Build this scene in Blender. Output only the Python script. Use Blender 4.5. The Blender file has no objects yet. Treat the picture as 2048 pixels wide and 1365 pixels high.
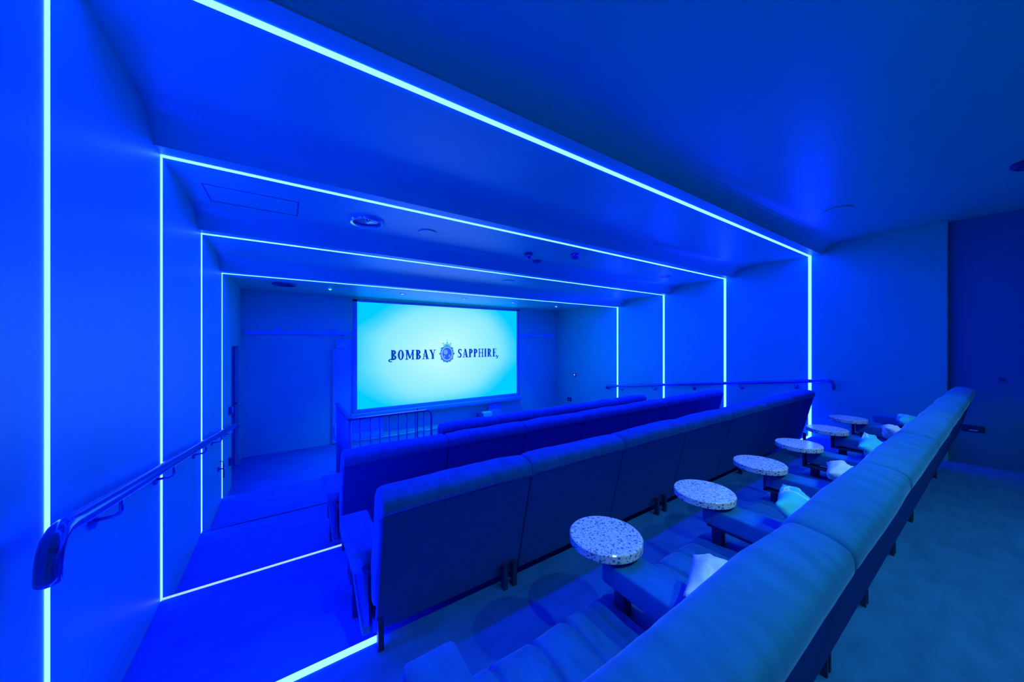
import bpy, bmesh, math, random
from mathutils import Vector, Matrix, noise
PI=math.pi
sc=bpy.context.scene
COL=sc.collection
random.seed(4)

# ------------------------------------------------------------------ camera
F,TH,CX,CY=672.575,.592,1022.9,683.6
cam=bpy.data.cameras.new('camera'); co=bpy.data.objects.new('camera',cam); COL.objects.link(co)
co.location=(0,0,1.346); co.rotation_euler=(PI/2,0,-TH)
cam.sensor_width=36; cam.lens=F*36/2048; cam.clip_start=.03
cam.shift_x=(1024-CX)/2048; cam.shift_y=-(682.5-CY)/2048
sc.camera=co

# ------------------------------------------------------------------ materials
def mat(name,col,rough=.6,metal=0,spec=.3,noise_amt=0,noise_scale=8,bump=0,bump_scale=200,sheen=0,coat=0,stretch=None,tint=None):
    m=bpy.data.materials.new(name); m.use_nodes=True; nt=m.node_tree; b=nt.nodes['Principled BSDF']
    b.inputs['Base Color'].default_value=(*col,1); b.inputs['Roughness'].default_value=rough
    b.inputs['Metallic'].default_value=metal; b.inputs['Specular IOR Level'].default_value=spec
    if tint: b.inputs['Specular Tint'].default_value=(*tint,1)
    if sheen: b.inputs['Sheen Weight'].default_value=sheen; b.inputs['Sheen Tint'].default_value=(.2,.6,1,1); b.inputs['Sheen Roughness'].default_value=.4
    if coat: b.inputs['Coat Weight'].default_value=coat
    tc=nt.nodes.new('ShaderNodeTexCoord'); mp=nt.nodes.new('ShaderNodeMapping'); nt.links.new(tc.outputs['Object'],mp.inputs[0])
    if stretch: mp.inputs['Scale'].default_value=stretch
    if noise_amt:
        n=nt.nodes.new('ShaderNodeTexNoise'); n.inputs['Scale'].default_value=noise_scale; n.inputs['Detail'].default_value=6
        nt.links.new(mp.outputs[0],n.inputs['Vector'])
        mx=nt.nodes.new('ShaderNodeMix'); mx.data_type='RGBA'
        mx.inputs[6].default_value=(*[c*(1-noise_amt) for c in col],1); mx.inputs[7].default_value=(*[min(1,c*(1+noise_amt)) for c in col],1)
        rr=nt.nodes.new('ShaderNodeMapRange'); rr.inputs[1].default_value=.3; rr.inputs[2].default_value=.7
        nt.links.new(n.outputs[0],rr.inputs[0]); nt.links.new(rr.outputs[0],mx.inputs[0]); nt.links.new(mx.outputs[2],b.inputs['Base Color'])
    if bump:
        n=nt.nodes.new('ShaderNodeTexNoise'); n.inputs['Scale'].default_value=bump_scale; n.inputs['Detail'].default_value=3
        nt.links.new(tc.outputs['Object'],n.inputs['Vector'])
        bp=nt.nodes.new('ShaderNodeBump'); bp.inputs['Strength'].default_value=bump; bp.inputs['Distance'].default_value=.004
        nt.links.new(n.outputs[0],bp.inputs['Height']); nt.links.new(bp.outputs[0],b.inputs['Normal'])
    return m
def emis(name,col,st=1):
    m=bpy.data.materials.new(name); m.use_nodes=True; nt=m.node_tree; nt.nodes.clear()
    e=nt.nodes.new('ShaderNodeEmission'); e.inputs[0].default_value=(*col,1); e.inputs[1].default_value=st
    o=nt.nodes.new('ShaderNodeOutputMaterial'); nt.links.new(e.outputs[0],o.inputs[0]); return m

WALLC=(.02,.64,.41)
M_wall=mat('painted_wall',WALLC,.42,spec=1.0,tint=(0,.9,.75),noise_amt=.04,noise_scale=3,bump=.05,bump_scale=60)
M_ceil=mat('painted_ceiling',(.02,.67,.39),.42,spec=1.0,tint=(0,.95,.7),noise_amt=.03,noise_scale=2)
M_carpet=mat('carpet',(.02,.16,.42),.95,spec=.05,noise_amt=.14,noise_scale=5,bump=.6,bump_scale=260,stretch=(1,2.2,1))
M_velvet=mat('velvet',(.012,.17,.33),.85,spec=.1,noise_amt=.16,noise_scale=9,bump=.25,bump_scale=420,sheen=.35,stretch=(2.5,1,1))
M_panel=mat('back_panel_cloth',(.01,.075,.25),.9,spec=.06,noise_amt=.06,noise_scale=30,bump=.2,bump_scale=500)
M_black=mat('black_metal',(.01,.03,.09),.45,spec=.4)
M_rail=mat('polished_rail',(.02,.18,.5),.16,metal=.75,spec=.6)
M_railing=mat('railing_metal',(.03,.16,.4),.3,metal=.6,spec=.5)
M_trim=mat('aluminium_trim',(.3,.5,.7),.35,metal=.8)
M_chrome=mat('bright_metal',(.5,.8,.9),.18,metal=.9)
M_plastic=mat('dark_plastic',(.01,.05,.2),.4,spec=.4)
M_light=mat('pale_plastic',(.35,.6,.8),.4,spec=.4)
M_paint=mat('painted_steel',(.05,.45,.75),.4,spec=.4)
M_slab=mat('sliding_panel_paint',(.04,.5,.8),.5,spec=.3,noise_amt=.04,noise_scale=4)
M_screenframe=mat('screen_surround',(.015,.33,.5),.6,spec=.2)

def terrazzo():
    m=bpy.data.materials.new('terrazzo'); m.use_nodes=True; nt=m.node_tree; b=nt.nodes['Principled BSDF']
    tc=nt.nodes.new('ShaderNodeTexCoord')
    prev=None
    base=(.80,.80,.52,1)
    for sc_,th,c in ((80,.24,(.04,.22,.22,1)),(135,.27,(.16,.36,.30,1)),(60,.16,(.95,.97,.8,1))):
        v=nt.nodes.new('ShaderNodeTexVoronoi'); v.inputs['Scale'].default_value=sc_; v.inputs['Randomness'].default_value=1
        mp=nt.nodes.new('ShaderNodeMapping'); mp.inputs['Location'].default_value=(sc_*.37,sc_*.11,.3)
        nt.links.new(tc.outputs['Object'],mp.inputs[0]); nt.links.new(mp.outputs[0],v.inputs['Vector'])
        # chip size varies with the cell colour
        sp=nt.nodes.new('ShaderNodeSeparateColor'); nt.links.new(v.outputs['Color'],sp.inputs[0])
        mu=nt.nodes.new('ShaderNodeMath'); mu.operation='MULTIPLY'; mu.inputs[1].default_value=th*2; nt.links.new(sp.outputs[0],mu.inputs[0])
        lt=nt.nodes.new('ShaderNodeMath'); lt.operation='LESS_THAN'; nt.links.new(v.outputs['Distance'],lt.inputs[0]); nt.links.new(mu.outputs[0],lt.inputs[1])
        mx=nt.nodes.new('ShaderNodeMix'); mx.data_type='RGBA'; mx.inputs[7].default_value=c
        if prev is None: mx.inputs[6].default_value=base
        else: nt.links.new(prev,mx.inputs[6])
        nt.links.new(lt.outputs[0],mx.inputs[0]); prev=mx.outputs[2]
    nt.links.new(prev,b.inputs['Base Color']); b.inputs['Roughness'].default_value=.12; b.inputs['Specular IOR Level'].default_value=.45
    return m
M_terr=terrazzo()
def pillow_mat(name,col,line=(.9,.95,1)):
    m=mat(name,col,.7,spec=.2,noise_amt=.05,noise_scale=6); nt=m.node_tree; b=nt.nodes['Principled BSDF']
    src=b.inputs['Base Color'].links[0].from_socket
    tc=nt.nodes.new('ShaderNodeTexCoord'); v=nt.nodes.new('ShaderNodeTexVoronoi'); v.feature='DISTANCE_TO_EDGE'; v.inputs['Scale'].default_value=7
    nt.links.new(tc.outputs['Object'],v.inputs['Vector'])
    lt=nt.nodes.new('ShaderNodeMath'); lt.operation='LESS_THAN'; lt.inputs[1].default_value=.022; nt.links.new(v.outputs['Distance'],lt.inputs[0])
    mx=nt.nodes.new('ShaderNodeMix'); mx.data_type='RGBA'; mx.inputs[7].default_value=(*line,1)
    nt.links.new(src,mx.inputs[6]); nt.links.new(lt.outputs[0],mx.inputs[0]); nt.links.new(mx.outputs[2],b.inputs['Base Color']); return m
M_pilW=pillow_mat('white_pillow',(.80,.92,.60),(.95,1,.8))
M_pilT=pillow_mat('turquoise_pillow',(.06,.72,.50),(.7,1,.8))
LED=(.42,1.5,115.0)
M_led=emis('blue_led_strip',LED,1.0)
M_led_dim=emis('blue_led_strip_low',(.42,.75,20.0),1.0)

def screen_mat():
    m=bpy.data.materials.new('screen_image'); m.use_nodes=True; nt=m.node_tree; nt.nodes.clear()
    tc=nt.nodes.new('ShaderNodeTexCoord'); 
    # generated 0..1 over the picture; x -> u, z -> v
    sp=nt.nodes.new('ShaderNodeSeparateXYZ'); nt.links.new(tc.outputs['Generated'],sp.inputs[0])
    cb=nt.nodes.new('ShaderNodeCombineXYZ'); nt.links.new(sp.outputs[0],cb.inputs[0]); nt.links.new(sp.outputs[2],cb.inputs[1])
    nz=nt.nodes.new('ShaderNodeTexNoise'); nz.inputs['Scale'].default_value=1.6; nz.inputs['Detail'].default_value=1; nt.links.new(cb.outputs[0],nz.inputs['Vector'])
    mp=nt.nodes.new('ShaderNodeMapping'); mp.inputs['Location'].default_value=(-.47,-.52,0); nt.links.new(cb.outputs[0],mp.inputs[0])
    mp2=nt.nodes.new('ShaderNodeMapping'); mp2.inputs['Scale'].default_value=(1.55,1.35,1); mp2.inputs['Rotation'].default_value=(0,0,math.radians(-12)); nt.links.new(mp.outputs[0],mp2.inputs[0])
    ln=nt.nodes.new('ShaderNodeVectorMath'); ln.operation='LENGTH'; nt.links.new(mp2.outputs[0],ln.inputs[0])
    ad=nt.nodes.new('ShaderNodeMath'); ad.operation='MULTIPLY_ADD'; ad.inputs[1].default_value=.35; nt.links.new(nz.outputs[0],ad.inputs[0]); nt.links.new(ln.outputs['Value'],ad.inputs[2])
    cr=nt.nodes.new('ShaderNodeValToRGB'); nt.links.new(ad.outputs[0],cr.inputs[0])
    e=cr.color_ramp.elements; e[0].position=.36; e[0].color=(.42,.86,1,1); e[1].position=.74; e[1].color=(.22,.74,1,1)
    k=e.new(.90); k.color=(.05,.60,1,1); k=e.new(1.0); k.color=(0,.55,1,1)
    em=nt.nodes.new('ShaderNodeEmission'); nt.links.new(cr.outputs[0],em.inputs[0]); em.inputs[1].default_value=SCREEN
    # an over-bright blue component: the panel is far brighter than the exposure holds
    em2=nt.nodes.new('ShaderNodeEmission'); em2.inputs[0].default_value=(0,.0,1,1); em2.inputs[1].default_value=2.0
    ads=nt.nodes.new('ShaderNodeAddShader'); nt.links.new(em.outputs[0],ads.inputs[0]); nt.links.new(em2.outputs[0],ads.inputs[1])
    o=nt.nodes.new('ShaderNodeOutputMaterial'); nt.links.new(ads.outputs[0],o.inputs[0]); return m
SCREEN=1.12
M_screen=screen_mat()
M_ink=emis('screen_ink_dark_blue',(.0,.055,.45),1)
M_ink2=emis('screen_ink_mid_blue',(.02,.22,.8),1)
M_ink3=emis('screen_ink_gem',(.02,.12,.98),1)
M_ink4=emis('screen_ink_pale',(.30,.55,1.0),1)
M_ink5=emis('screen_ink_teal',(.03,.45,.62),1)

# ------------------------------------------------------------------ mesh helpers
class MB:
    def __init__(s): s.v=[]; s.f=[]; s.sm=[]
    def add(s,vs,fs,smooth=False):
        o=len(s.v); s.v+= [tuple(p) for p in vs]; s.f+=[tuple(i+o for i in f) for f in fs]; s.sm+=[smooth]*len(fs); return s
    def box(s,x0,x1,y0,y1,z0,z1):
        vs=[(x,y,z) for x in (x0,x1) for y in (y0,y1) for z in (z0,z1)]
        return s.add(vs,[(0,1,3,2),(4,6,7,5),(0,4,5,1),(2,3,7,6),(0,2,6,4),(1,5,7,3)])
    def bbox(s,x0,x1,y0,y1,z0,z1,r=.01,seg=2):
        bm=bmesh.new(); bmesh.ops.create_cube(bm,size=1)
        for v in bm.verts: v.co=Vector(((x0+x1)/2+v.co.x*(x1-x0),(y0+y1)/2+v.co.y*(y1-y0),(z0+z1)/2+v.co.z*(z1-z0)))
        bmesh.ops.bevel(bm,geom=bm.edges[:],offset=r,segments=seg,affect='EDGES',profile=.5)
        bm.verts.index_update(); s.add([v.co[:] for v in bm.verts],[[v.index for v in f.verts] for f in bm.faces],True); bm.free(); return s
    def quad(s,a,b,c,d): return s.add([a,b,c,d],[(0,1,2,3)])
    def prism(s,poly,x0,x1):  # poly in (y,z)
        n=len(poly); vs=[(x0,y,z) for y,z in poly]+[(x1,y,z) for y,z in poly]
        fs=[tuple(range(n))[::-1],tuple(range(n,2*n))]+[(i,(i+1)%n,n+(i+1)%n,n+i) for i in range(n)]
        return s.add(vs,fs)
    def tube(s,path,r,n=14,ends=True,flat=1):
        pts=[Vector(p) for p in path]; rings=[]; up=None
        for i,p in enumerate(pts):
            t=(pts[min(i+1,len(pts)-1)]-pts[max(i-1,0)]).normalized()
            if up is None:
                up=Vector((0,0,1)) if abs(t.z)<.9 else Vector((1,0,0))
            a=(up-t*up.dot(t)).normalized(); up=a; b=t.cross(a)
            rr=r[i] if isinstance(r,(list,tuple)) else r
            rings.append([p+a*math.cos(k*2*PI/n)*rr+b*math.sin(k*2*PI/n)*rr*flat for k in range(n)])
        vs=[q for g in rings for q in g]; fs=[]
        for i in range(len(pts)-1):
            for k in range(n): fs.append((i*n+k,i*n+(k+1)%n,(i+1)*n+(k+1)%n,(i+1)*n+k))
        if ends: fs.append(tuple(range(n))[::-1]); fs.append(tuple(range((len(pts)-1)*n,len(pts)*n)))
        return s.add(vs,fs,True)
    def lathe(s,prof,c=(0,0,0),n=40,axis='z'):
        vs=[];fs=[]
        for r,h in prof:
            for k in range(n):
                a=k*2*PI/n; p=(r*math.cos(a),r*math.sin(a),h)
                if axis=='x': p=(h,p[0],p[1])
                if axis=='y': p=(p[0],h,p[1])
                vs.append((p[0]+c[0],p[1]+c[1],p[2]+c[2]))
        m=len(prof)
        for i in range(m-1):
            for k in range(n): fs.append((i*n+k,i*n+(k+1)%n,(i+1)*n+(k+1)%n,(i+1)*n+k))
        return s.add(vs,fs,False)
    def obj(s,name,material,parent=None,smooth=None,bevel=0):
        me=bpy.data.meshes.new(name); me.from_pydata(s.v,[],s.f); me.update()
        for p,q in zip(me.polygons,s.sm): p.use_smooth=q if smooth is None else smooth
        bm=bmesh.new(); bm.from_mesh(me); bmesh.ops.recalc_face_normals(bm,faces=bm.faces); bm.to_mesh(me); bm.free()
        me.materials.append(material)
        o=bpy.data.objects.new(name,me); COL.objects.link(o)
        if bevel:
            b=o.modifiers.new('bevel','BEVEL'); b.width=bevel; b.segments=2; b.limit_method='ANGLE'
        if parent: o.parent=parent
        return o
def tag(o,label,cat,group=None):
    o['label']=label; o['category']=cat
    if group: o['group']=group
    return o
def thing(name,label,cat,loc=(0,0,0),group=None,rot=(0,0,0)):
    o=bpy.data.objects.new(name,None); o.empty_display_size=.1; COL.objects.link(o); o.location=loc; o.rotation_euler=rot
    return tag(o,label,cat,group)
def struct(o): o['kind']='structure'; return o
def copy_tree(o,parent=None):
    c=o.copy(); COL.objects.link(c)
    if parent: c.parent=parent
    for ch in list(o.children): copy_tree(ch,c)
    return c

# ------------------------------------------------------------------ room shell
XL,XR=-.59,6.2
YN=[1.603,2.717,3.831,4.944]          # nosings = light portals
ZT=[2.561,2.412,2.263,2.114]          # portal soffit heights
ZF=[0,-.135,-.273,-.411,-.55]         # floor levels
YB,YW=-3.2,7.0                        # back wall, screen wall
ZC=2.70
fm=MB()
poly=[(YB-.1,-.9),(YB-.1,0)]
for i in range(4): poly+=[(YN[i],ZF[i]),(YN[i],ZF[i+1])]
poly+=[(YW+.1,ZF[4]),(YW+.1,-.9)]
fm.prism(poly,XL-.6,XR+.2)
struct(fm.obj('floor',M_carpet))

# ceiling: flat bay, soft cove, bulkhead down to the next soffit
cp=[(YB-.1,ZC)]
hts=[ZC]+ZT[:3]
for i in range(4):
    y=YN[i]-.13; z0=hts[i]; z1=ZT[i]; h=z0-z1
    ys=y-.24
    for k in range(9):
        t=k/8; yy=ys+.24*t; cp.append((yy, z0-h*(t**2.6)*.93))
    cp+=[(y+.003,z1),(YN[i]+.2,z1)]
cp+=[(YN[3]+.26,ZT[3]+.06),(YW+.1,ZT[3]+.075)]
cpoly=cp+[(YW+.1,3.1),(YB-.1,3.1)]
cm=MB().prism(cpoly,XL-.1,XR+.2)
struct(cm.obj('ceiling',M_ceil))
# walls
w=MB()
w.box(XL-.12,XL,YB,5.75,-.9,3.0); w.box(XL-.12,XL,5.75,6.65,1.284,3.0); w.box(XL-.12,XL,6.65,YW,-.9,3.0)
struct(w.obj('wall_left',M_wall))
w=MB(); w.box(XL-.9,XL-.8,5.6,6.8,-.55,1.4); 
struct(w.obj('wall_passage',M_wall))
w=MB(); w.box(XR,XR+.12,.40,YW,-.9,3.0); struct(w.obj('wall_right',M_wall))
M_dark=mat('dark_painted_panel',(.01,.20,.30),.6,spec=.2)
struct(MB().box(XR+.05,XR+.12,YB,.40,-.9,3.0).obj('wall_rear',M_dark))
struct(MB().box(XL-.12,XR+.12,YW,YW+.12,-.9,3.0).obj('wall_front',M_wall))
struct(MB().box(XL-.12,XR+.12,YB-.12,YB,-.9,3.0).obj('wall_back',M_wall))
struct(MB().box(XR-.012,XR,.405,.535,0,2.67).obj('trim_1',M_wall))
# door reveal / closed dark door leaf inside the left opening
d=MB(); d.box(XL-.10,XL-.05,5.75,6.65,-.55,1.284)
dd=struct(d.obj('door_1',M_panel))
MB().tube([(XL-.045,6.52,.42),(XL-.0,6.52,.42),(XL+.0,6.40,.42)],.012,8).obj('door_handle',M_trim,dd)
# access hatch outlined in the ceiling of the second bay
h=MB()
for a in ((-.47,.087,3.04,3.048),(-.47,.087,3.372,3.38),(-.47,-.462,3.04,3.38),(.079,.087,3.04,3.38)):
    h.box(a[0],a[1],a[2],a[3],ZT[1]-.002,ZT[1]+.005)
struct(h.obj('trim_2',M_plastic))

# ------------------------------------------------------------------ light portals
names=['nearest','second from camera','third from camera','farthest']
W=.017
for i in range(4):
    y=YN[i]; zt=ZT[i]; zb=ZF[i]
    t=thing('led_light_portal','glowing blue LED frame around walls and ceiling, %s of four'%names[i],'LED strip light',(0,y,zb),'LED light portals')
    def loc(m,name,mt): return m.obj(name,mt,t)
    H=zt-zb; s=.003; Wl=(.011,.014,.015,.016)[i]
    loc(MB().box(XL+s,XR-s,-W,W,H-s,H+.004),'ceiling_strip',M_led)
    loc(MB().box(XL-.004,XL+s,-Wl,Wl,.0,H),'wall_strip',M_led)
    loc(MB().box(XR-s,XR+.004,-W,W,.0,H),'wall_strip',M_led)
    if i==0:
        loc(MB().box(XL,.36,-.018,.012,-.006,.007),'floor_strip',M_led)
        loc(MB().box(5.74,XR,-.018,.012,-.006,.007),'floor_strip',M_led)
    elif i==1:
        loc(MB().box(XL,.44,-.008,.006,-.006,.006),'floor_strip',M_led_dim)
    else:
        loc(MB().box(XL,XR,-.012,.006,-.012,.004),'step_nosing',M_trim if i==3 else M_black)

# ------------------------------------------------------------------ seats
P_=.78
def soft(prof,x0,x1,nx=18,amp=.006,seed=0,inset=.02,round_n=3,puff=.012,wr=5):
    """loft a closed (y,z) profile along x with pinched ends, puff and creases"""
    n=len(prof); cy=sum(p[0] for p in prof)/n; cz=sum(p[1] for p in prof)/n
    xs=[];sc_=[]
    for k in range(round_n):
        a=k/round_n*PI/2; xs.append(x0+inset*(1-math.cos(a)) if False else x0+inset*math.sin(a)*0+inset*(1-math.cos(PI/2-(PI/2-a)))*1.0); sc_.append(None)
    xs=[];
    for k in range(round_n): xs.append((x0+inset*(1-math.cos(PI/2*k/round_n)), 1-(1-math.sin(PI/2*k/round_n))*.0))
    # explicit ring list: (x, shrink distance)
    R=[]
    for k in range(round_n+1):
        a=PI/2*k/round_n; R.append((x0+inset*(1-math.cos(a)),inset*(1-math.sin(a))))
    for k in range(1,nx): R.append((x0+inset+(x1-x0-2*inset)*k/nx,0))
    for k in range(round_n,-1,-1):
        a=PI/2*k/round_n; R.append((x1-inset*(1-math.cos(a)),inset*(1-math.sin(a))))
    vs=[]
    for x,sh in R:
        u=(x-x0)/(x1-x0); pf=puff*math.sin(PI*u)**.7 if 0<u<1 else 0
        for y,z in prof:
            dy,dz=y-cy,z-cz; L=math.hypot(dy,dz) or 1
            q=noise.noise(Vector((x*wr+seed*7.3,y*wr*1.3,z*wr*1.3)))*amp if sh==0 else 0
            q+=noise.noise(Vector((x*wr*4+seed*3.3,y*wr,z*wr)))*amp*.35 if sh==0 else 0
            k=(-sh+pf+q)/L
            vs.append((x,y+dy*k,z+dz*k))
    fs=[tuple(range(n))[::-1],tuple(range((len(R)-1)*n,len(R)*n))]
    for i in range(len(R)-1):
        for k in range(n): fs.append((i*n+k,i*n+(k+1)%n,(i+1)*n+(k+1)%n,(i+1)*n+k))
    return vs,fs
def rounded(poly,r,seg=4):
    out=[];n=len(poly)
    for i in range(n):
        p=Vector(poly[i]);a=Vector(poly[i-1]);b=Vector(poly[(i+1)%n])
        da=(a-p);db=(b-p);rr=min(r,da.length*.45,db.length*.45)
        s=p+da.normalized()*rr;e=p+db.normalized()*rr
        for k in range(seg+1):
            t=k/seg; out.append(tuple(s*(1-t)**2+p*2*t*(1-t)+e*t*t))
    return out
def dens(poly,step=.04):
    out=[]
    for i in range(len(poly)):
        a=Vector(poly[i]);b=Vector(poly[(i+1)%len(poly)]);L=(b-a).length;m=max(1,int(L/step))
        for k in range(m): out.append(tuple(a+(b-a)*k/m))
    return out
# local frame of a row: y=0 camera-side edge of the back's top, z=0 the floor the seat stands on
def seat_unit(row,idx,x0,x1,top,back_z,legs,xm_first,xm_last,seed):
    """one module; local coords (x relative to x0)"""
    g=.004; w_=x1-x0
    t=bpy.data.objects.new('cinema_seat',None); t.empty_display_size=.1; COL.objects.link(t)
    # outer cloth panel of the back
    zb=back_z
    def yb(z): return (top-.03-z)/(top-.03)*.19
    pan=[(yb(top-.045),top-.045),(yb(zb),zb),(yb(zb)+.022,zb),(yb(top-.045)+.022,top-.045)]
    MB().prism(pan,g,w_-g).obj('back_panel',M_panel,t,bevel=.006)
    # padded back with rolled top
    prof=rounded([(-.004,top-.075),(.0,top-.018),(.04,top),(.118,top+.008),(.15,top-.03),(.20,top-.25),(.262,.34),(.25,.26),(yb(.3)+.05,.27),(.045,top-.10)],.03)
    prof=dens(prof,.045)
    b=MB(); b.add(*soft(prof,g*.4,w_-g*.4,22,.008,seed,.016,3,.010,5),smooth=True); b.obj('backrest',M_velvet,t)
    # seat cushion: channelled pad
    b=MB(); nx,ny=96,20; y0,y1=.235,.785; zt=.292
    rows=[]
    chan=[(.0,.08),(.22,.30),(.44,.52),(.66,.72),(.86,.9)]
    for i in range(nx+1):
        u=i/nx; r=[]
        for j in range(ny+1):
            v=j/ny; y=y0+(y1-y0)*v
            z=zt+.012*(1-v)-.05*max(0,(v-.86)/.14)**2
            e=min(u,1-u)*w_
            z-=.03*max(0,1-e/.03)**2
            for a,c in chan[1:]:
                d=abs((u-(a+(c-a)*v)))*w_
                z-=.022*math.exp(-(d/.010)**2)
            z+=noise.noise(Vector((u*3+seed*5,v*3,seed)))*.014+noise.noise(Vector((u*9+seed*5,v*5,seed+3)))*.004
            r.append((g*.5+u*(w_-g),y,z))
        rows.append(r)
    vs=[p for r in rows for p in r]; n=ny+1
    fs=[(i*n+j,(i+1)*n+j,(i+1)*n+j+1,i*n+j+1) for i in range(nx) for j in range(ny)]
    bot=len(vs); 
    # skirt
    ring=[i*n+ny for i in range(nx+1)]
    for k in ring: x,y,z=vs[k]; vs.append((x,y1-.004,zt-.085))
    for i in range(nx): fs.append((ring[i],ring[i+1],bot+i+1,bot+i))
    for side,i in ((0,0),(1,nx)):
        o=len(vs); 
        for j in range(n): x,y,z=rows[i][j]; vs.append((x,y,zt-.085))
        for j in range(ny): fs.append((i*n+j,i*n+j+1,o+j+1,o+j))
    o=len(vs); vs+=[(g*.5,y0,zt-.085),(w_-g*.5,y0,zt-.085),(w_-g*.5,y1,zt-.085),(g*.5,y1,zt-.085)]; fs.append((o,o+1,o+2,o+3))
    b.add(vs,fs,True); b.obj('seat_cushion',M_velvet,t)
    # slanted under-shell running from the seat front down to the back foot
    low=max(.02,0)
    sh=[(.78,.205),(.78,.175),(.23,.15),(.18,.15),(.19,.205)]
    MB().prism(sh,g,w_-g).obj('seat_base',M_panel,t,bevel=.005)
    return t
def leg(t,x,y,z0,z1,wd=.022,dp=.03): MB().box(x-wd/2,x+wd/2,y-dp/2,y+dp/2,z0,z1).obj('leg',M_black,t)
def arm(t,xc,w_=.15,end=0,top=.485,zb=.0):
    """floating padded arm centred on xc (local); end=-1/+1 adds the closing V-shaped side panel"""
    prof_y0,prof_y1=.262,.705
    z1=top; z0=top-.085
    poly=rounded([(xc-w_/2,z0),(xc+w_/2,z0),(xc+w_/2,z1),(xc-w_/2,z1)],.012,3)
    # loft along y
    vs=[];R=[(prof_y0,0),(prof_y0+.02,0)]+[(prof_y0+.02+(prof_y1-prof_y0-.04)*k/10,0) for k in range(1,11)]+[(prof_y1-.008,.004),(prof_y1,.014)]
    cx=xc;cz=(z0+z1)/2
    for y,shk in R:
        for x,z in poly:
            dx,dz=x-cx,z-cz; L=math.hypot(dx,dz); q=noise.noise(Vector((x*6+xc,y*6,z*6)))*.003
            vs.append((x+dx/L*(q-shk),y,z+dz/L*(q-shk)))
    n=len(poly); fs=[tuple(range(n))[::-1],tuple(range((len(R)-1)*n,len(R)*n))]
    for i in range(len(R)-1):
        for k in range(n): fs.append((i*n+k,i*n+(k+1)%n,(i+1)*n+(k+1)%n,(i+1)*n+k))
    a=MB().add(vs,fs,True).obj('armrest',M_velvet,t)
    if end:
        xo=xc+end*.045; xi=xc
        x0,x1=min(xo,xi),max(xo,xi)
        # V frame: rear limb, slanted front limb, recessed infill
        a0=.16
        MB().prism([(.655,.425),(.703,.425),(.235,a0),(.175,a0)],x0,x1).obj('side_limb',M_velvet,t,bevel=.006)
        MB().prism([(.22,.415),(.655,.415),(.20,a0+.02)],x0+.012,x1-.012).obj('side_infill',M_panel,t)
        xm=xc+end*.01
        MB().box(xm-.02,xm+.02,.52,.56,.0,.17).obj('leg',M_black,t)
        MB().box(xo-(.03 if end>0 else 0),xo+(.03 if end<0 else 0),.50,.60,.20,.29).obj('arm_post',M_black,t)
    return a
rows=[
 dict(y=.205,z=0,top=.87,xs=.33,n=7,back=.42,group='seats of the nearest row',nm='nearest row'),
 dict(y=1.44,z=ZF[1],top=.835,xs=.33,n=7,back=.175,group='seats of the second row',nm='second row'),
 dict(y=2.555,z=ZF[2],top=.835,xs=.33,n=7,back=.175,group='seats of the third row',nm='third row'),
 dict(y=3.66,z=ZF[3],top=.785,xs=1.50,n=5,back=.175,group='seats of the farthest row',nm='farthest row'),
]
ords=['first','second','third','fourth','fifth','sixth','seventh']
leg_x=[[ .36,1.80,1.84,2.44,2.48,3.17,3.21,3.87,3.91,5.32],[.345,.99,1.05,2.40,2.50,3.84,3.97,5.3,5.74],[.345,1.05,2.45,3.9,5.74],[1.52,2.5,3.9,5.36]]
ARMX=[[.33]+[.33+P_*k for k in range(1,7)]+[.33+7*P_]]
for ri,r in enumerate(rows):
    for k in range(r['n']):
        x0=r['xs']+k*P_; x1=x0+P_
        t=seat_unit(ri,k,x0,x1,r['top'],r['back'],None,0,0,ri*10+k)
        t.location=(x0,r['y'],r['z'])
        side='aisle end' if k==0 else ''
        if k==0: lab='navy velvet cinema seat at the left aisle end of the %s'%r['nm']
        elif k==r['n']-1: lab='navy velvet cinema seat at the right wall end of the %s'%r['nm']
        else: lab='navy velvet cinema seat of the %s, %s counted from the left aisle'%(r['nm'],ords[k])
        tag(t,lab,'seat',r['group'])
        # armrests: the one at the left of each module, the last module carries both
        if k==0: arm(t,.0 if ri==0 else .0,end=-1)
        else: arm(t,0)
        if k==r['n']-1: arm(t,P_-.0,end=1)
        # arm post
        if k>0 or True:
            if k>0:
                MB().bbox(-.024,.024,.63,.68,.27,.398,.005).obj('arm_post',M_black,t)
        zfoot=0 if ri==0 else -r['z']+ZF[ri-1]
        for lx in leg_x[ri]:
            if x0<=lx<x1:
                if ri==0: leg(t,lx-x0,.215,0,.50,.016,.02)
                else: leg(t,lx-x0,.10 if ri else .2,zfoot,zfoot+.13,.024,.03)
        # front feet under the seat
        for fx in (.10,P_-.10):
            if (k*2+(fx>.4))%3==0: MB().box(fx-.015,fx+.015,.56,.59,0,.17).obj('leg',M_black,t)

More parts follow.
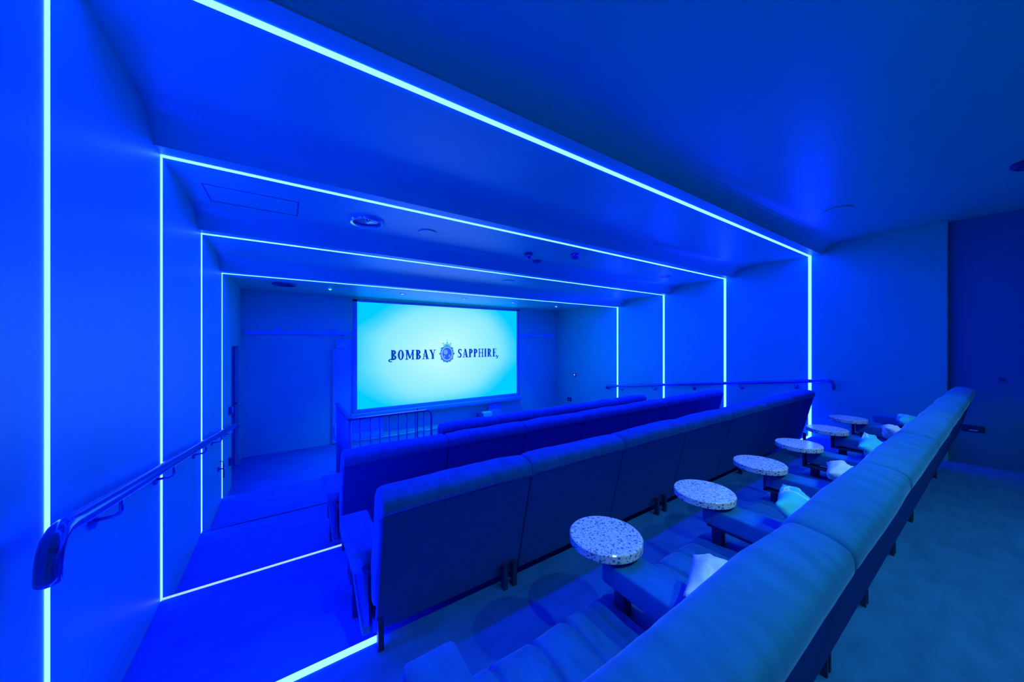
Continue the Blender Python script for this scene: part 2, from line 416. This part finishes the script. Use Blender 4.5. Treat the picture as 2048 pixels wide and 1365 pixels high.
# ------------------------------------------------------------------ tables of the nearest row
for k in range(1,7):
    xc=[0,1.114,1.883,2.628,3.375,4.179,4.939][k]; yc=[0,.95,.93,.939,.942,.957,.965][k]
    pl=['%s terrazzo table counted from the camera'%ords[k-1]]
    lab='small round terrazzo side table, %s of six counted from the camera along the nearest row'%ords[k-1]
    if k==1: lab='largest and nearest of the round terrazzo side tables, at the front of the seats'
    if k==6: lab='smallest and farthest of the round terrazzo side tables, near the right wall'
    t=thing('side_table',lab,'table',(xc,yc,.375),'round terrazzo tables')
    rt=.148; zt=.54-.375
    prof=[(0,zt-.036),(rt-.004,zt-.036),(rt,zt-.032),(rt,zt-.004),(rt-.004,zt),(0,zt)]
    b=MB(); b.lathe(prof,n=64); b.obj('tabletop',M_terr,t)
    b=MB(); b.lathe([(0,zt-.036),(.10,zt-.036),(.10,zt-.042),(0,zt-.042)],c=(0,-.04,0),n=32); b.obj('mounting_plate',M_black,t)
    b=MB(); b.box(-.035,.035,-.045,-.033,0,zt-.040); b.box(-.035,.035,-.30,-.033,0,.012)
    b.obj('bracket',M_black,t)

# ------------------------------------------------------------------ pillows
def pillow(w_,h_,th,seed):
    n=26; vs=[];fs=[]
    def pt(u,v,s):
        a,b=u*2-1,v*2-1
        pin=1-.10*(a*a)*(b*b)-.0
        ex=1-.07*(1-b*b)*0
        x=a*w_/2*(1-.08*(1-abs(b))**0*(1-(b*b))*0-.06*(1-b*b)*(abs(a)**3)); y=b*h_/2*(1-.06*(1-a*a)*(abs(b)**3))
        k=max(0,(1-abs(a)**2.6)*(1-abs(b)**2.6))**.55
        z=s*th/2*k
        z+=s*k*.012*noise.noise(Vector((a*2.6+seed*3,b*2.6,seed)))*2+ s*k*.006*noise.noise(Vector((a*6+seed*3,b*6,seed)))
        z+=.012*noise.noise(Vector((a*1.5+seed,b*1.5,9)))*2
        return (x,y,z)
    for s in (1,-1):
        o=len(vs)
        for i in range(n+1):
            for j in range(n+1): vs.append(pt(i/n,j/n,s))
        for i in range(n):
            for j in range(n): fs.append((o+i*(n+1)+j,o+(i+1)*(n+1)+j,o+(i+1)*(n+1)+j+1,o+i*(n+1)+j+1))
    return MB().add(vs,fs,True)
pd=[ # x,y,z, rot, w,h, mat
 (1.155,.52,.545,(16,4,22),.31,.19,M_pilW,'white crumpled cushion leaning on the nearest armrest'),
 (1.97,.530,.560,(38,4,14),.33,.22,M_pilT,'turquoise patterned cushion with white lines behind the second terrazzo table'),
 (2.75,.530,.545,(22,4,14),.33,.21,M_pilW,'plump white cushion behind the third terrazzo table'),
 (3.53,.535,.560,(42,-4,8),.33,.22,M_pilT,'pale turquoise lined cushion behind the fourth terrazzo table'),
 (4.31,.535,.550,(34,6,12),.33,.21,M_pilW,'small white cushion behind the fifth terrazzo table'),
 (5.09,.540,.548,(26,0,10),.33,.21,M_pilT,'farthest turquoise and white cushion near the right wall'),
]
for i,(x,y,z,ro,w_,h_,m_,lab) in enumerate(pd):
    o=pillow(w_,h_,.115,i+1).obj('cushion',m_)
    bm=bmesh.new(); bm.from_mesh(o.data); bmesh.ops.remove_doubles(bm,verts=bm.verts,dist=.0008); bmesh.ops.recalc_face_normals(bm,faces=bm.faces); bm.to_mesh(o.data); bm.free()
    o.location=(x,y,z); o.rotation_euler=[math.radians(a) for a in ro]
    tag(o,lab,'cushion','cushions on the nearest row')

# ------------------------------------------------------------------ projection screen
SX0,SX1,SZ0,SZ1,SY=1.129,4.813,.055,2.103,6.93
t=thing('projection_screen','large bright wall screen with dark blue lettering and crest','screen',(0,SY,0))
b=MB().box(SX0,SX1,0,.012,SZ0,SZ1); o=b.obj('screen_surface',M_screen,t); o['label']='glowing pale cyan picture'
b=MB(); fz=.095
b.bbox(SX0-.075,SX0,-.02,.018,SZ0-.14,SZ1+.045,.004); b.bbox(SX1,SX1+.075,-.02,.018,SZ0-.14,SZ1+.045,.004)
b.bbox(SX0-.075,SX1+.075,-.02,.018,SZ1,SZ1+.05,.004)
b.obj('screen_frame',M_screenframe,t)
b=MB(); b.bbox(SX0-.075,SX1+.075,-.03,.018,SZ0-.07,SZ0,.004); b.bbox(SX0-.12,SX1+.10,-.10,.018,SZ0-.155,SZ0-.07,.006)
b.obj('bottom_bar',M_screenframe,t)
# lettering drawn as strokes in the plane of the picture (letter box: x 0..w, z 0..1)
class Ink:
    def __init__(s,x0,z0,sx,sz,y): s.m=MB(); s.x0,s.z0,s.sx,s.sz,s.y=x0,z0,sx,sz,y
    def P(s,x,z): return (s.x0+x*s.sx,s.y,s.z0+z*s.sz)
    def quad(s,*p): s.m.add([s.P(*q) for q in p],[(0,1,2,3)]) if len(p)==4 else s.m.add([s.P(*q) for q in p],[tuple(range(len(p)))])
    def rect(s,x0,z0,x1,z1): s.quad((x0,z0),(x1,z0),(x1,z1),(x0,z1))
    def stroke(s,a,b,w): # horizontal-width diagonal
        s.quad((a[0]-w/2,a[1]),(a[0]+w/2,a[1]),(b[0]+w/2,b[1]),(b[0]-w/2,b[1]))
    def arc(s,cx,cz,rx,rz,a0,a1,tw,tz,n=16):
        for k in range(n):
            p=math.radians(a0+(a1-a0)*k/n);q=math.radians(a0+(a1-a0)*(k+1)/n)
            s.quad((cx+rx*math.cos(p),cz+rz*math.sin(p)),(cx+rx*math.cos(q),cz+rz*math.sin(q)),
                   (cx+(rx-tw)*math.cos(q),cz+(rz-tz)*math.sin(q)),(cx+(rx-tw)*math.cos(p),cz+(rz-tz)*math.sin(p)))
    def serif(s,x,z,w=.34,h=.07,up=True):
        s.rect(x-w/2,z if up else z-h,x+w/2,z+h if up else z)
        d=.05 if up else -.05; zz=z+h if up else z-h
        s.quad((x-w*.32,zz),(x+w*.32,zz),(x+.09,zz+d),(x-.09,zz+d))
    def stem(s,x,w=.23,spur=True):
        s.rect(x-w/2,.03,x+w/2,.97); s.serif(x,0); s.serif(x,1,up=False)
        if spur: s.quad((x-w/2-.07,.5),(x,.42),(x+w/2+.07,.5),(x,.58))
def letter(k,c,x):
    """draw c with its left at x, return advance"""
    S=Ink(k.x0+x*k.sx,k.z0,k.sx,k.sz,k.y); S.m=k.m
    if c in 'BPR':
        S.stem(.17)
        if c=='B': S.arc(.24,.75,.30,.25,-90,90,.21,.10); S.arc(.24,.26,.34,.26,-90,90,.22,.10); return .66
        S.arc(.24,.72,.32,.28,-90,90,.22,.10)
        if c=='R': S.quad((.24,.46),(.40,.46),(.62,.0),(.42,.0)); S.rect(.42,0,.70,.07); return .74
        return .62
    if c=='O': S.arc(.32,.5,.32,.52,0,360,.22,.10,28); S.quad((-.05,.5),(.05,.44),(.12,.5),(.05,.56)); S.quad((.69,.5),(.59,.44),(.52,.5),(.59,.56)); return .72
    if c=='M':
        S.stem(.17,.12,True); S.stem(.83,.17,True); S.quad((.08,1),(.34,1),(.60,.1),(.44,.1)); S.quad((.78,1),(.88,1),(.56,.1),(.46,.1)); return 1.08
    if c=='A':
        S.quad((.28,1),(.48,1),(.72,0),(.46,0)); S.quad((.30,1),(.38,1),(.20,0),(.10,0)); S.rect(.2,.28,.58,.36); S.rect(0,0,.30,.07); S.rect(.42,0,.80,.07); S.rect(.24,.95,.44,1.02)
        S.quad((.10,.5),(.2,.44),(.28,.5),(.2,.56)); return .80
    if c=='Y':
        S.quad((-.03,1),(.22,1),(.48,.42),(.28,.42)); S.quad((.56,1),(.66,1),(.44,.42),(.36,.42)); S.rect(.26,.03,.49,.46); S.serif(.37,0,.38); S.rect(-.04,.93,.28,1); S.rect(.48,.93,.74,1)
        S.quad((.16,.44),(.36,.36),(.56,.44),(.36,.52)); return .76
    if c=='S':
        S.arc(.29,.73,.25,.28,40,270,.19,.12); S.arc(.27,.27,.27,.29,-140,90,.20,.12); S.quad((.06,.64),(.28,.64),(.54,.36),(.30,.36)); S.rect(.44,.72,.52,1.0); S.rect(.0,.0,.07,.28); return .60
    if c=='H': S.stem(.17,.15); S.stem(.61,.15); S.rect(.17,.46,.61,.54); return .82
    if c=='I': S.stem(.17); return .40
    if c=='E':
        S.stem(.17); S.rect(.2,.93,.56,1); S.rect(.2,.46,.44,.54); S.rect(.2,0,.58,.07); S.rect(.50,.76,.57,1); S.rect(.41,.38,.47,.62); S.rect(.52,0,.60,.26); return .66
def word(txt,xa,xb,za,zb,name):
    k=Ink(0,za,1,zb-za,-.0035)
    tot=0; gap=.05
    for c in txt: tot+=letter(Ink(0,0,1,1,0),c,0)+gap
    tot-=gap; k.sx=(xb-xa)/tot; k.x0=xa; x=0
    for c in txt: x+=letter(k,c,x)+gap
    return k
k=word('BOMBAY',1.75,2.70,.972,1.175,'x')
S=Ink(1.70,.93,1,1,-.0035); S.m=k.m
S.arc(.055,.035,.055,.035,90,300,.028,.02,14); S.quad((.03,.05),(.12,.05),(.15,.075),(.04,.07))
o=k.m.obj('word_bombay',M_ink,t)
o.name='lettering_left'
k=word('SAPPHIRE',3.205,4.235,.985,1.18,'y')
S=Ink(4.235,.0,1,1,-.0035); S.m=k.m
S.arc(-.02,.975,.05,.04,-100,90,.028,.02,12); S.arc(.045,1.0,.012,.012,0,360,.006,.006,10)
o=k.m.obj('lettering_right',M_ink,t)
# crest: oval gem, ornate ring of beads, crown
cx,cz=2.952,1.08
def disc(m,x,z,rx,rz,y,n=32):
    m.add([(x+rx*math.cos(a*2*PI/n),y,z+rz*math.sin(a*2*PI/n)) for a in range(n)],[tuple(range(n))])
m=MB()
for k in range(28):
    a=k*2*PI/28; rr=.014 if k%2 else .021
    disc(m,cx+.145*math.cos(a),cz+.165*math.sin(a),rr,rr,-.0030,10)
for a in (90,0,180,270,40,140,-40,220,-65,245):
    aa=math.radians(a); disc(m,cx+.158*math.cos(aa),cz+.178*math.sin(aa),.026,.022,-.0031,10)
I=Ink(0,0,1,1,-.0032); I.m=m; I.arc(cx,cz,.150,.172,0,360,.020,.020,40)
crest=m.obj('crest',M_ink2,t)
m=MB(); I=Ink(0,0,1,1,-.0036); I.m=m; I.arc(cx,cz,.128,.150,0,360,.014,.014,40); m.obj('crest_ring',M_ink4,crest)
m=MB(); disc(m,cx,cz,.112,.134,-.0040); m.obj('gem',M_ink3,crest)
m=MB()
for (x,z,rx,rz) in ((-.035,.035,.05,.055),(.055,-.05,.022,.032),(-.06,-.06,.016,.03)): disc(m,cx+x,cz+z,rx,rz,-.0046,16)
m.obj('gem_highlight',emis('screen_ink_gem_light',(.14,.36,1.0),1),crest)
m=MB(); I=Ink(cx,cz,1,1,-.0042); I.m=m
for x,h,w_ in ((0,.315,.012),(-.045,.225,.009),(.045,.225,.009),(-.09,.245,.010),(.09,.245,.010)):
    b_=.15-abs(x)*.3; I.quad((x*.7-w_,b_),(x*.7+w_,b_),(x+w_*.2,h),(x-w_*.2,h)); disc(m,cx+x,cz+h-.02 if x else cz+.235,w_*1.5,w_*1.5,-.0043,8)
I.arc(0,.15,.085,.06,20,160,.016,.014,12)
m.obj('crown',M_ink5,crest)

# bits round the screen wall
def rail_track(x0,x1,lab,br):
    t=thing('sliding_rail',lab,'rail',(x0,YW,1.50),'wall rails beside the screen')
    MB().box(0,x1-x0,-.05,0,-.028,.028).obj('track',M_paint,t)
    for bx in br: 
        b=MB(); b.box(bx-x0-.035,bx-x0+.035,-.03,0,.028,.085); o=b.obj('rail_bracket',M_paint,t)
    return t
rail_track(-.55,1.06,'metal sliding rail with two brackets on the wall left of the screen',(-.10,.75))
rail_track(4.93,6.05,'metal sliding rail on the wall right of the screen',(5.35,5.85))
t=thing('barn_door','tall pale sliding door hanging on a rail left of the screen','door',(.72,YW-.02,ZF[4]))
MB().bbox(.05,.9,-.026,-.004,.02,1.93,.003).obj('panel_board',M_slab,t)
b=MB(); b.box(0,.05,-.024,.0,.02,1.76); o=b.obj('edge_profile',M_paint,t)
for k in range(12): MB().lathe([(0,-.006),(.008,-.006),(.010,0)],c=(.075,-.026,.2+k*.135),n=8,axis='y').obj('rivet',M_light,o)
MB().bbox(.06,.22,-.04,-.026,1.78,1.84,.01).obj('top_latch',M_light,t)
MB().tube([(.17,-.015,1.92),(.17,-.015,2.02)],.006,8).obj('hanger_rod',M_trim,t)
MB().bbox(.03,.07,-.05,-.026,.14,.36,.006).obj('lower_handle',M_light,t)
# low items beneath the screen
tag(MB().bbox(4.0,4.35,-.10,0,-.55,-.06,.005).obj('wall_cabinet',M_screenframe),'narrow blue panel cabinet on the wall beneath the screen','cabinet').location=(0,YW,0)
t=thing('equipment_box','small pale equipment box on the floor beneath the right half of the screen','box',(3.88,6.8,ZF[4]))
MB().bbox(-.11,.11,-.08,.08,0,.27,.015,3).obj('housing',M_light,t)
MB().bbox(-.24,-.13,-.07,.07,0,.24,.01).obj('side_unit',M_plastic,t)
struct(MB().box(1.0,6.2,YW-.02,YW,-.55,-.44).obj('baseboard_front',M_wall))
tag(MB().tube([(1.10,6.9,-.535),(1.8,6.85,-.52),(2.2,6.9,-.535),(2.35,6.92,-.50),(2.5,6.9,-.535),(2.75,6.88,-.49),(3.0,6.9,-.53),(3.6,6.88,-.535)],.012,8).obj('floor_cable',M_light),'pale cable running along the floor below the screen','cable')

# ------------------------------------------------------------------ railing of the wheelchair bay
RZ=.535; RX0,RX1=.56,1.44; RY=3.85; ry2=4.93
t=thing('guard_railing','low L-shaped metal railing with thin balusters in front of the screen','railing',(RX0,RY,ZF[3]))
z=RZ-ZF[3]
pth=[(0,ry2-RY,0),(0,ry2-RY,z-.0),(0,0.03,z),(0,0,z),(.03,0,z),(RX1-RX0-.05,0,z)]
MB().box(-.02,.02,0,ry2-RY,z-.012,z+.008).box(-.02,RX1-RX0-.06,-.02,.02,z-.012,z+.008).obj('top_rail',M_railing,t)
MB().tube([(RX1-RX0-.07,0,z-.002),(RX1-RX0-.03,0,z-.006),(RX1-RX0-.006,0,z-.03),(RX1-RX0,0,z-.07),(RX1-RX0,0,0)],.012,10).obj('end_post',M_railing,t)
for x in (0,.099,.203,.298,.399,.497,.592,.691,.788):
    MB().tube([(x,0,0),(x,0,z-.008)],.011 if x==0 else .0075,8).obj('baluster',M_railing,t)
for k in range(1,11):
    MB().tube([(0,k*.108,0),(0,k*.108,z-.008)],.0075,8).obj('baluster',M_railing,t)
t=thing('microphone_stand','thin dark upright pole beside the railing','stand',(1.30,3.93,ZF[3]))
MB().tube([(0,0,.012),(0,0,z+.02)],.007,8).obj('pole',M_black,t)
MB().lathe([(0,0),(.07,0),(.07,.012),(0,.016)],n=20).obj('base',M_black,t)

# ------------------------------------------------------------------ handrails
def handrail(side,y0,y1,z0,z1,br,lab):
    xw=XL if side<0 else XR; s=1 if side<0 else -1; off=.075
    t=thing('handrail',lab,'handrail',(xw,y0,z0))
    D=Vector((0,y1-y0,z1-z0)); n=10
    pts=[]
    # start: rail bends over, drops and turns back to the wall
    pts+= [(s*(off-.004),-.202,-.095),(s*(off-.003),-.206,-.08),(s*(off-.001),-.208,-.05),(s*off,-.203,-.02),(s*off,-.188,.004),(s*off,-.160,.018),(s*off,-.125,.018),(s*off,-.08,.011),(s*off,0,0)]
    for k in range(1,n+1): pts.append((s*off,D.y*k/n,D.z*k/n))
    e=pts[-1]; pts+=[(s*off,e[1]+.03,e[2]-.01),(s*off,e[1]+.045,e[2]-.03),(s*(off-.02),e[1]+.05,e[2]-.05),(s*.012,e[1]+.05,e[2]-.055)]
    MB().tube(pts,.0245,18).obj('rail',M_rail,t)
    for by in br:
        q=(by-y0)/(y1-y0); zz=D.z*q; yy=by-y0
        b=MB(); b.tube([(s*off,yy,zz-.02),(s*off,yy,zz-.065),(s*(off-.008),yy,zz-.078),(s*(off-.02),yy,zz-.083),(s*.01,yy,zz-.085)],.0065,10)
        o=b.obj('bracket',M_rail,t)
        MB().lathe([(0,0),(.028,0),(.028,.010*s),(.0,.012*s)],c=(0,yy,zz-.085),n=20,axis='x').obj('wall_plate',M_rail,o)
    return t
handrail(-1,1.62,5.45,.807,.303,(1.88,2.60,3.52,4.30,5.10),'polished metal handrail sloping down along the left wall')
handrail(1,1.55,5.15,.793,.325,(1.75,2.46,3.23,4.02,4.82),'slim metal handrail sloping down along the right wall')

# ------------------------------------------------------------------ small fittings
def ceil_z(y):
    for a,b in zip(cp,cp[1:]):
        if a[0]<=y<=b[0]: return a[1]+(b[1]-a[1])*(y-a[0])/(b[0]-a[0]) if b[0]>a[0] else b[1]
    return cp[-1][1]
def vent(x,y,r,lab,fins=16,ring=M_chrome):
    z=ceil_z(y); t=thing('ceiling_vent',lab,'vent',(x,y,z))
    MB().lathe([(r*.78,0),(r,0),(r,-.012),(r*.93,-.026),(r*.80,-.022),(r*.78,-.006)],n=48).obj('outer_ring',ring,t)
    MB().lathe([(0,-.002),(r*.80,-.002)],n=40).obj('dark_core',M_plastic,t)
    b=MB()
    for k in range(fins):
        a=k*2*PI/fins; c,s=math.cos(a),math.sin(a); w0=.003
        b.add([(r*.08*c-w0*s,r*.08*s+w0*c,-.016),(r*.08*c+w0*s,r*.08*s-w0*c,-.016),(r*.62*c+w0*s,r*.62*s-w0*c,-.006),(r*.62*c-w0*s,r*.62*s+w0*c,-.006)],[(0,1,2,3)])
    b.lathe([(0,-.02),(r*.12,-.018),(r*.12,-.008),(0,-.006)],n=16)
    b.obj('fins',ring,t)
vent(.60,3.18,.145,'round finned ceiling air vent with a bright rim left of centre')
vent(-.01,5.86,.15,'dark round ceiling air vent in the farthest bay',ring=M_plastic)
def plate(x,y,r,lab):
    z=ceil_z(y)
    return tag(MB().lathe([(r,.002),(r,-.006),(r-.004,-.009),(0,-.010)],c=(0,0,0),n=40).obj('ceiling_speaker',M_ceil),lab,'ceiling speaker','round flush ceiling speakers'),z
for x,y,r,lab in ((1.146,3.17,.085,'flush round ceiling speaker just right of the finned air vent'),(2.80,4.26,.095,'flush round ceiling speaker in the third bay near the middle'),(1.19,5.42,.10,'flush round ceiling speaker in the farthest bay above the screen'),(4.7,.99,.11,'flush round ceiling speaker at right in the high ceiling')):
    o,z=plate(x,y,r,lab); o.location=(x,y,z)
# dome camera, spotlight cluster, ring light
z=ceil_z(3.26)
t=thing('dome_camera','small dark dome camera on the ceiling','camera',(2.44,3.26,z))
MB().lathe([(.052,0),(.052,-.02),(.045,-.026),(0,-.026)],n=28).obj('base',M_plastic,t)
MB().lathe([(.040*math.cos(a*PI/16),-.026-.040*math.sin(a*PI/16)) for a in range(9)],n=28).obj('dome',M_rail,t)
t=thing('spotlight_cluster','dark ceiling spotlight with a crown of tiny clear lenses','spotlight',(2.93,2.97,ceil_z(2.97)))
MB().lathe([(.055,0),(.055,-.012),(.048,-.05),(.030,-.062),(0,-.062)],n=28).obj('body',M_plastic,t)
for k in range(10):
    a=k*2*PI/10; MB().lathe([(0,-.008),(.008,-.004),(.008,.004),(0,.008)],c=(.054*math.cos(a),.054*math.sin(a),-.018-(k%2)*.012),n=8).obj('lens',M_light,t)
t=thing('ring_downlight','recessed round downlight with a thin bright rim near the right wall','downlight',(5.144,3.157,ceil_z(3.157)))
MB().lathe([(.085,0),(.092,0),(.092,-.006),(.085,-.006)],n=40).obj('rim',M_light,t)
MB().lathe([(0,-.001),(.085,-.001)],n=32).obj('recess',M_plastic,t)
tag(MB().lathe([(.06,.0),(.06,-.012),(.03,-.022),(0,-.024)],n=24).obj('smoke_detector',M_plastic),'small dark detector on the sloped bulkhead behind the dome camera','detector').location=(2.76,3.50,ceil_z(3.50))
# recessed lights above the screen
M_dl=emis('downlight_lens',(.5,1.0,1.2),1.6); M_gr=emis('green_pilot_lens',(.05,1.3,.8),1.6)
for k,(x,lab) in enumerate(((1.697,'small lit downlight above the left part of the screen'),(2.879,'small lit downlight above the middle of the screen'),(4.023,'small lit downlight above the right part of the screen'))):
    z=ceil_z(5.93); t=thing('downlight',lab,'downlight',(x,5.93,z),'small downlights above the screen')
    MB().lathe([(.035,.0),(.05,0),(.05,-.008),(.035,-.008)],n=24).obj('bezel',M_light,t); MB().lathe([(0,-.004),(.036,-.004)],n=20).obj('lens',M_dl,t)
for x,lab in ((.554,'green glowing pilot lamp on the ceiling left of the screen'),(5.25,'green glowing pilot lamp on the ceiling right of the screen')):
    z=ceil_z(5.97); t=thing('pilot_lamp',lab,'lamp',(x,5.97,z),'green pilot lamps')
    MB().lathe([(0,0),(.05,0),(.05,-.008),(0,-.008)],n=20).obj('base',M_light,t)
    MB().lathe([(0,-.008),(.018,-.008),(.018,-.022),(0,-.026)],c=(.03,0,0),n=14).obj('lens',M_gr,t)
# wall bits
def wallbox(name,x,y,z,w_,h_,dpt,m,lab,cat):
    s=1 if x<0 else -1
    b=MB(); x0,x1=(0,dpt) if s>0 else (-dpt,0); b.bbox(x0,x1,-w_/2,w_/2,-h_/2,h_/2,.003)
    o=b.obj(name,m); o.location=(x,y,z); return tag(o,lab,cat)
t=thing('call_point','small dark wall box on the left wall above the handrail end','wall box',(XL,5.50,.475))
MB().bbox(0,.035,-.045,.045,-.045,.045,.004).obj('housing',M_plastic,t); MB().bbox(.035,.038,-.02,.04,-.02,.04,.001).obj('face',M_paint,t)
t=thing('lock_handle','small dark lever handle on the left wall below the handrail','handle',(XL,4.66,0.0))
MB().lathe([(0,0),(.022,0),(.022,.012),(0,.014)],n=16,axis='x').obj('rose',M_plastic,t)
MB().tube([(.012,0,0),(.045,0,0),(.05,.0,-.02),(.05,0,-.10)],.007,8).obj('lever',M_plastic,t)
MB().tube([(.0,.1,.05),(.03,.1,.05),(.035,.11,0),(.03,.12,-.05)],.006,8).obj('pull',M_plastic,t)
wallbox('wall_hook',XL,5.47,-.16,.03,.10,.03,M_plastic,'small dark hook low on the left wall by the doorway','hook')
t=thing('wall_button','small round glowing pinkish button on the right wall near the screen','button',(XR,6.28,.49))
MB().bbox(-.02,0,-.04,.04,-.04,.04,.003).obj('plate',M_plastic,t); MB().lathe([(0,-.03),(.022,-.028),(.022,-.02)],n=16,axis='x').obj('push_button',emis('button_glow',(.35,.35,.9),1),t)
t=thing('wall_socket','small dark socket low on the right wall near the screen','socket',(XR,6.48,-.17))
MB().bbox(-.02,0,-.07,.07,-.05,.05,.003).obj('plate',M_plastic,t); MB().lathe([(0,-.028),(.012,-.026),(.012,-.02)],n=12,axis='x').obj('indicator',M_light,t)
t=thing('service_panel','dark rectangular wall box with a small pale slot on the right wall behind the seats','wall box',(XR+.05,.235,.395))
MB().bbox(-.012,.006,-.075,.075,-.035,.035,.003).obj('face_plate',M_black,t); MB().box(-.014,-.012,-.03,.025,-.024,-.015).obj('pale_slot',M_light,t)
tag(MB().lathe([(0,0),(.02,0),(.02,-.01),(0,-.012)],n=16,axis='x').obj('wall_stud',M_plastic),'tiny dark round stud on the right wall behind the seats','stud').location=(XR+.05,.058,.947)
tag(MB().lathe([(0,0),(.008,0),(.008,-.02),(0,-.022)],n=12).obj('sprinkler_head',M_light),'tiny pale sprinkler head at the top right corner of the nearest light portal','sprinkler').location=(6.05,1.44,ceil_z(1.44))
t=thing('ceiling_lamp','dark round ceiling fitting at the right edge, over the rear floor','ceiling light',(4.66,-.10,ZC))
MB().lathe([(.11,0),(.11,-.02),(.09,-.035),(.0,-.038)],n=40).obj('housing',M_black,t)
MB().lathe([(.0,-.039),(.07,-.039),(.07,-.036)],n=30).obj('diffuser',M_plastic,t)

# ------------------------------------------------------------------ lights
def spot(x,y,z,power,col,size,blend=.6,rad=.03,aim=None):
    l=bpy.data.lights.new('downlight_beam','SPOT'); l.energy=power; l.color=col; l.spot_size=math.radians(size); l.spot_blend=blend; l.shadow_soft_size=rad
    o=bpy.data.objects.new('downlight_beam',l); COL.objects.link(o); o.location=(x,y,z)
    if aim: o.rotation_euler=(Vector(aim)-Vector((x,y,z))).to_track_quat('-Z','Y').to_euler()
    return o
WH=(.32,.80,1.0)
for x,p in ((.72,62),(2.0,62),(3.3,58),(4.35,38)): spot(x,-.5,2.66,p,WH,100,.35)
for x in (.3,2.9,5.4): spot(x,-1.6,2.66,4,WH,100,.6)
for x in (1.697,2.879,4.023): spot(x,5.93,ceil_z(5.93)-.04,62,(.0,.85,1),90,.8)
wd=bpy.data.worlds.new('world'); sc.world=wd; wd.use_nodes=True; wd.node_tree.nodes['Background'].inputs[0].default_value=(0,0,.0,1)

sc.view_settings.view_transform='Standard'; sc.view_settings.look='None'; sc.view_settings.gamma=1; sc.view_settings.exposure=0
sc.view_settings.use_curve_mapping=False
sc.cycles.use_denoising=True
sc.cycles.max_bounces=8; sc.cycles.diffuse_bounces=6
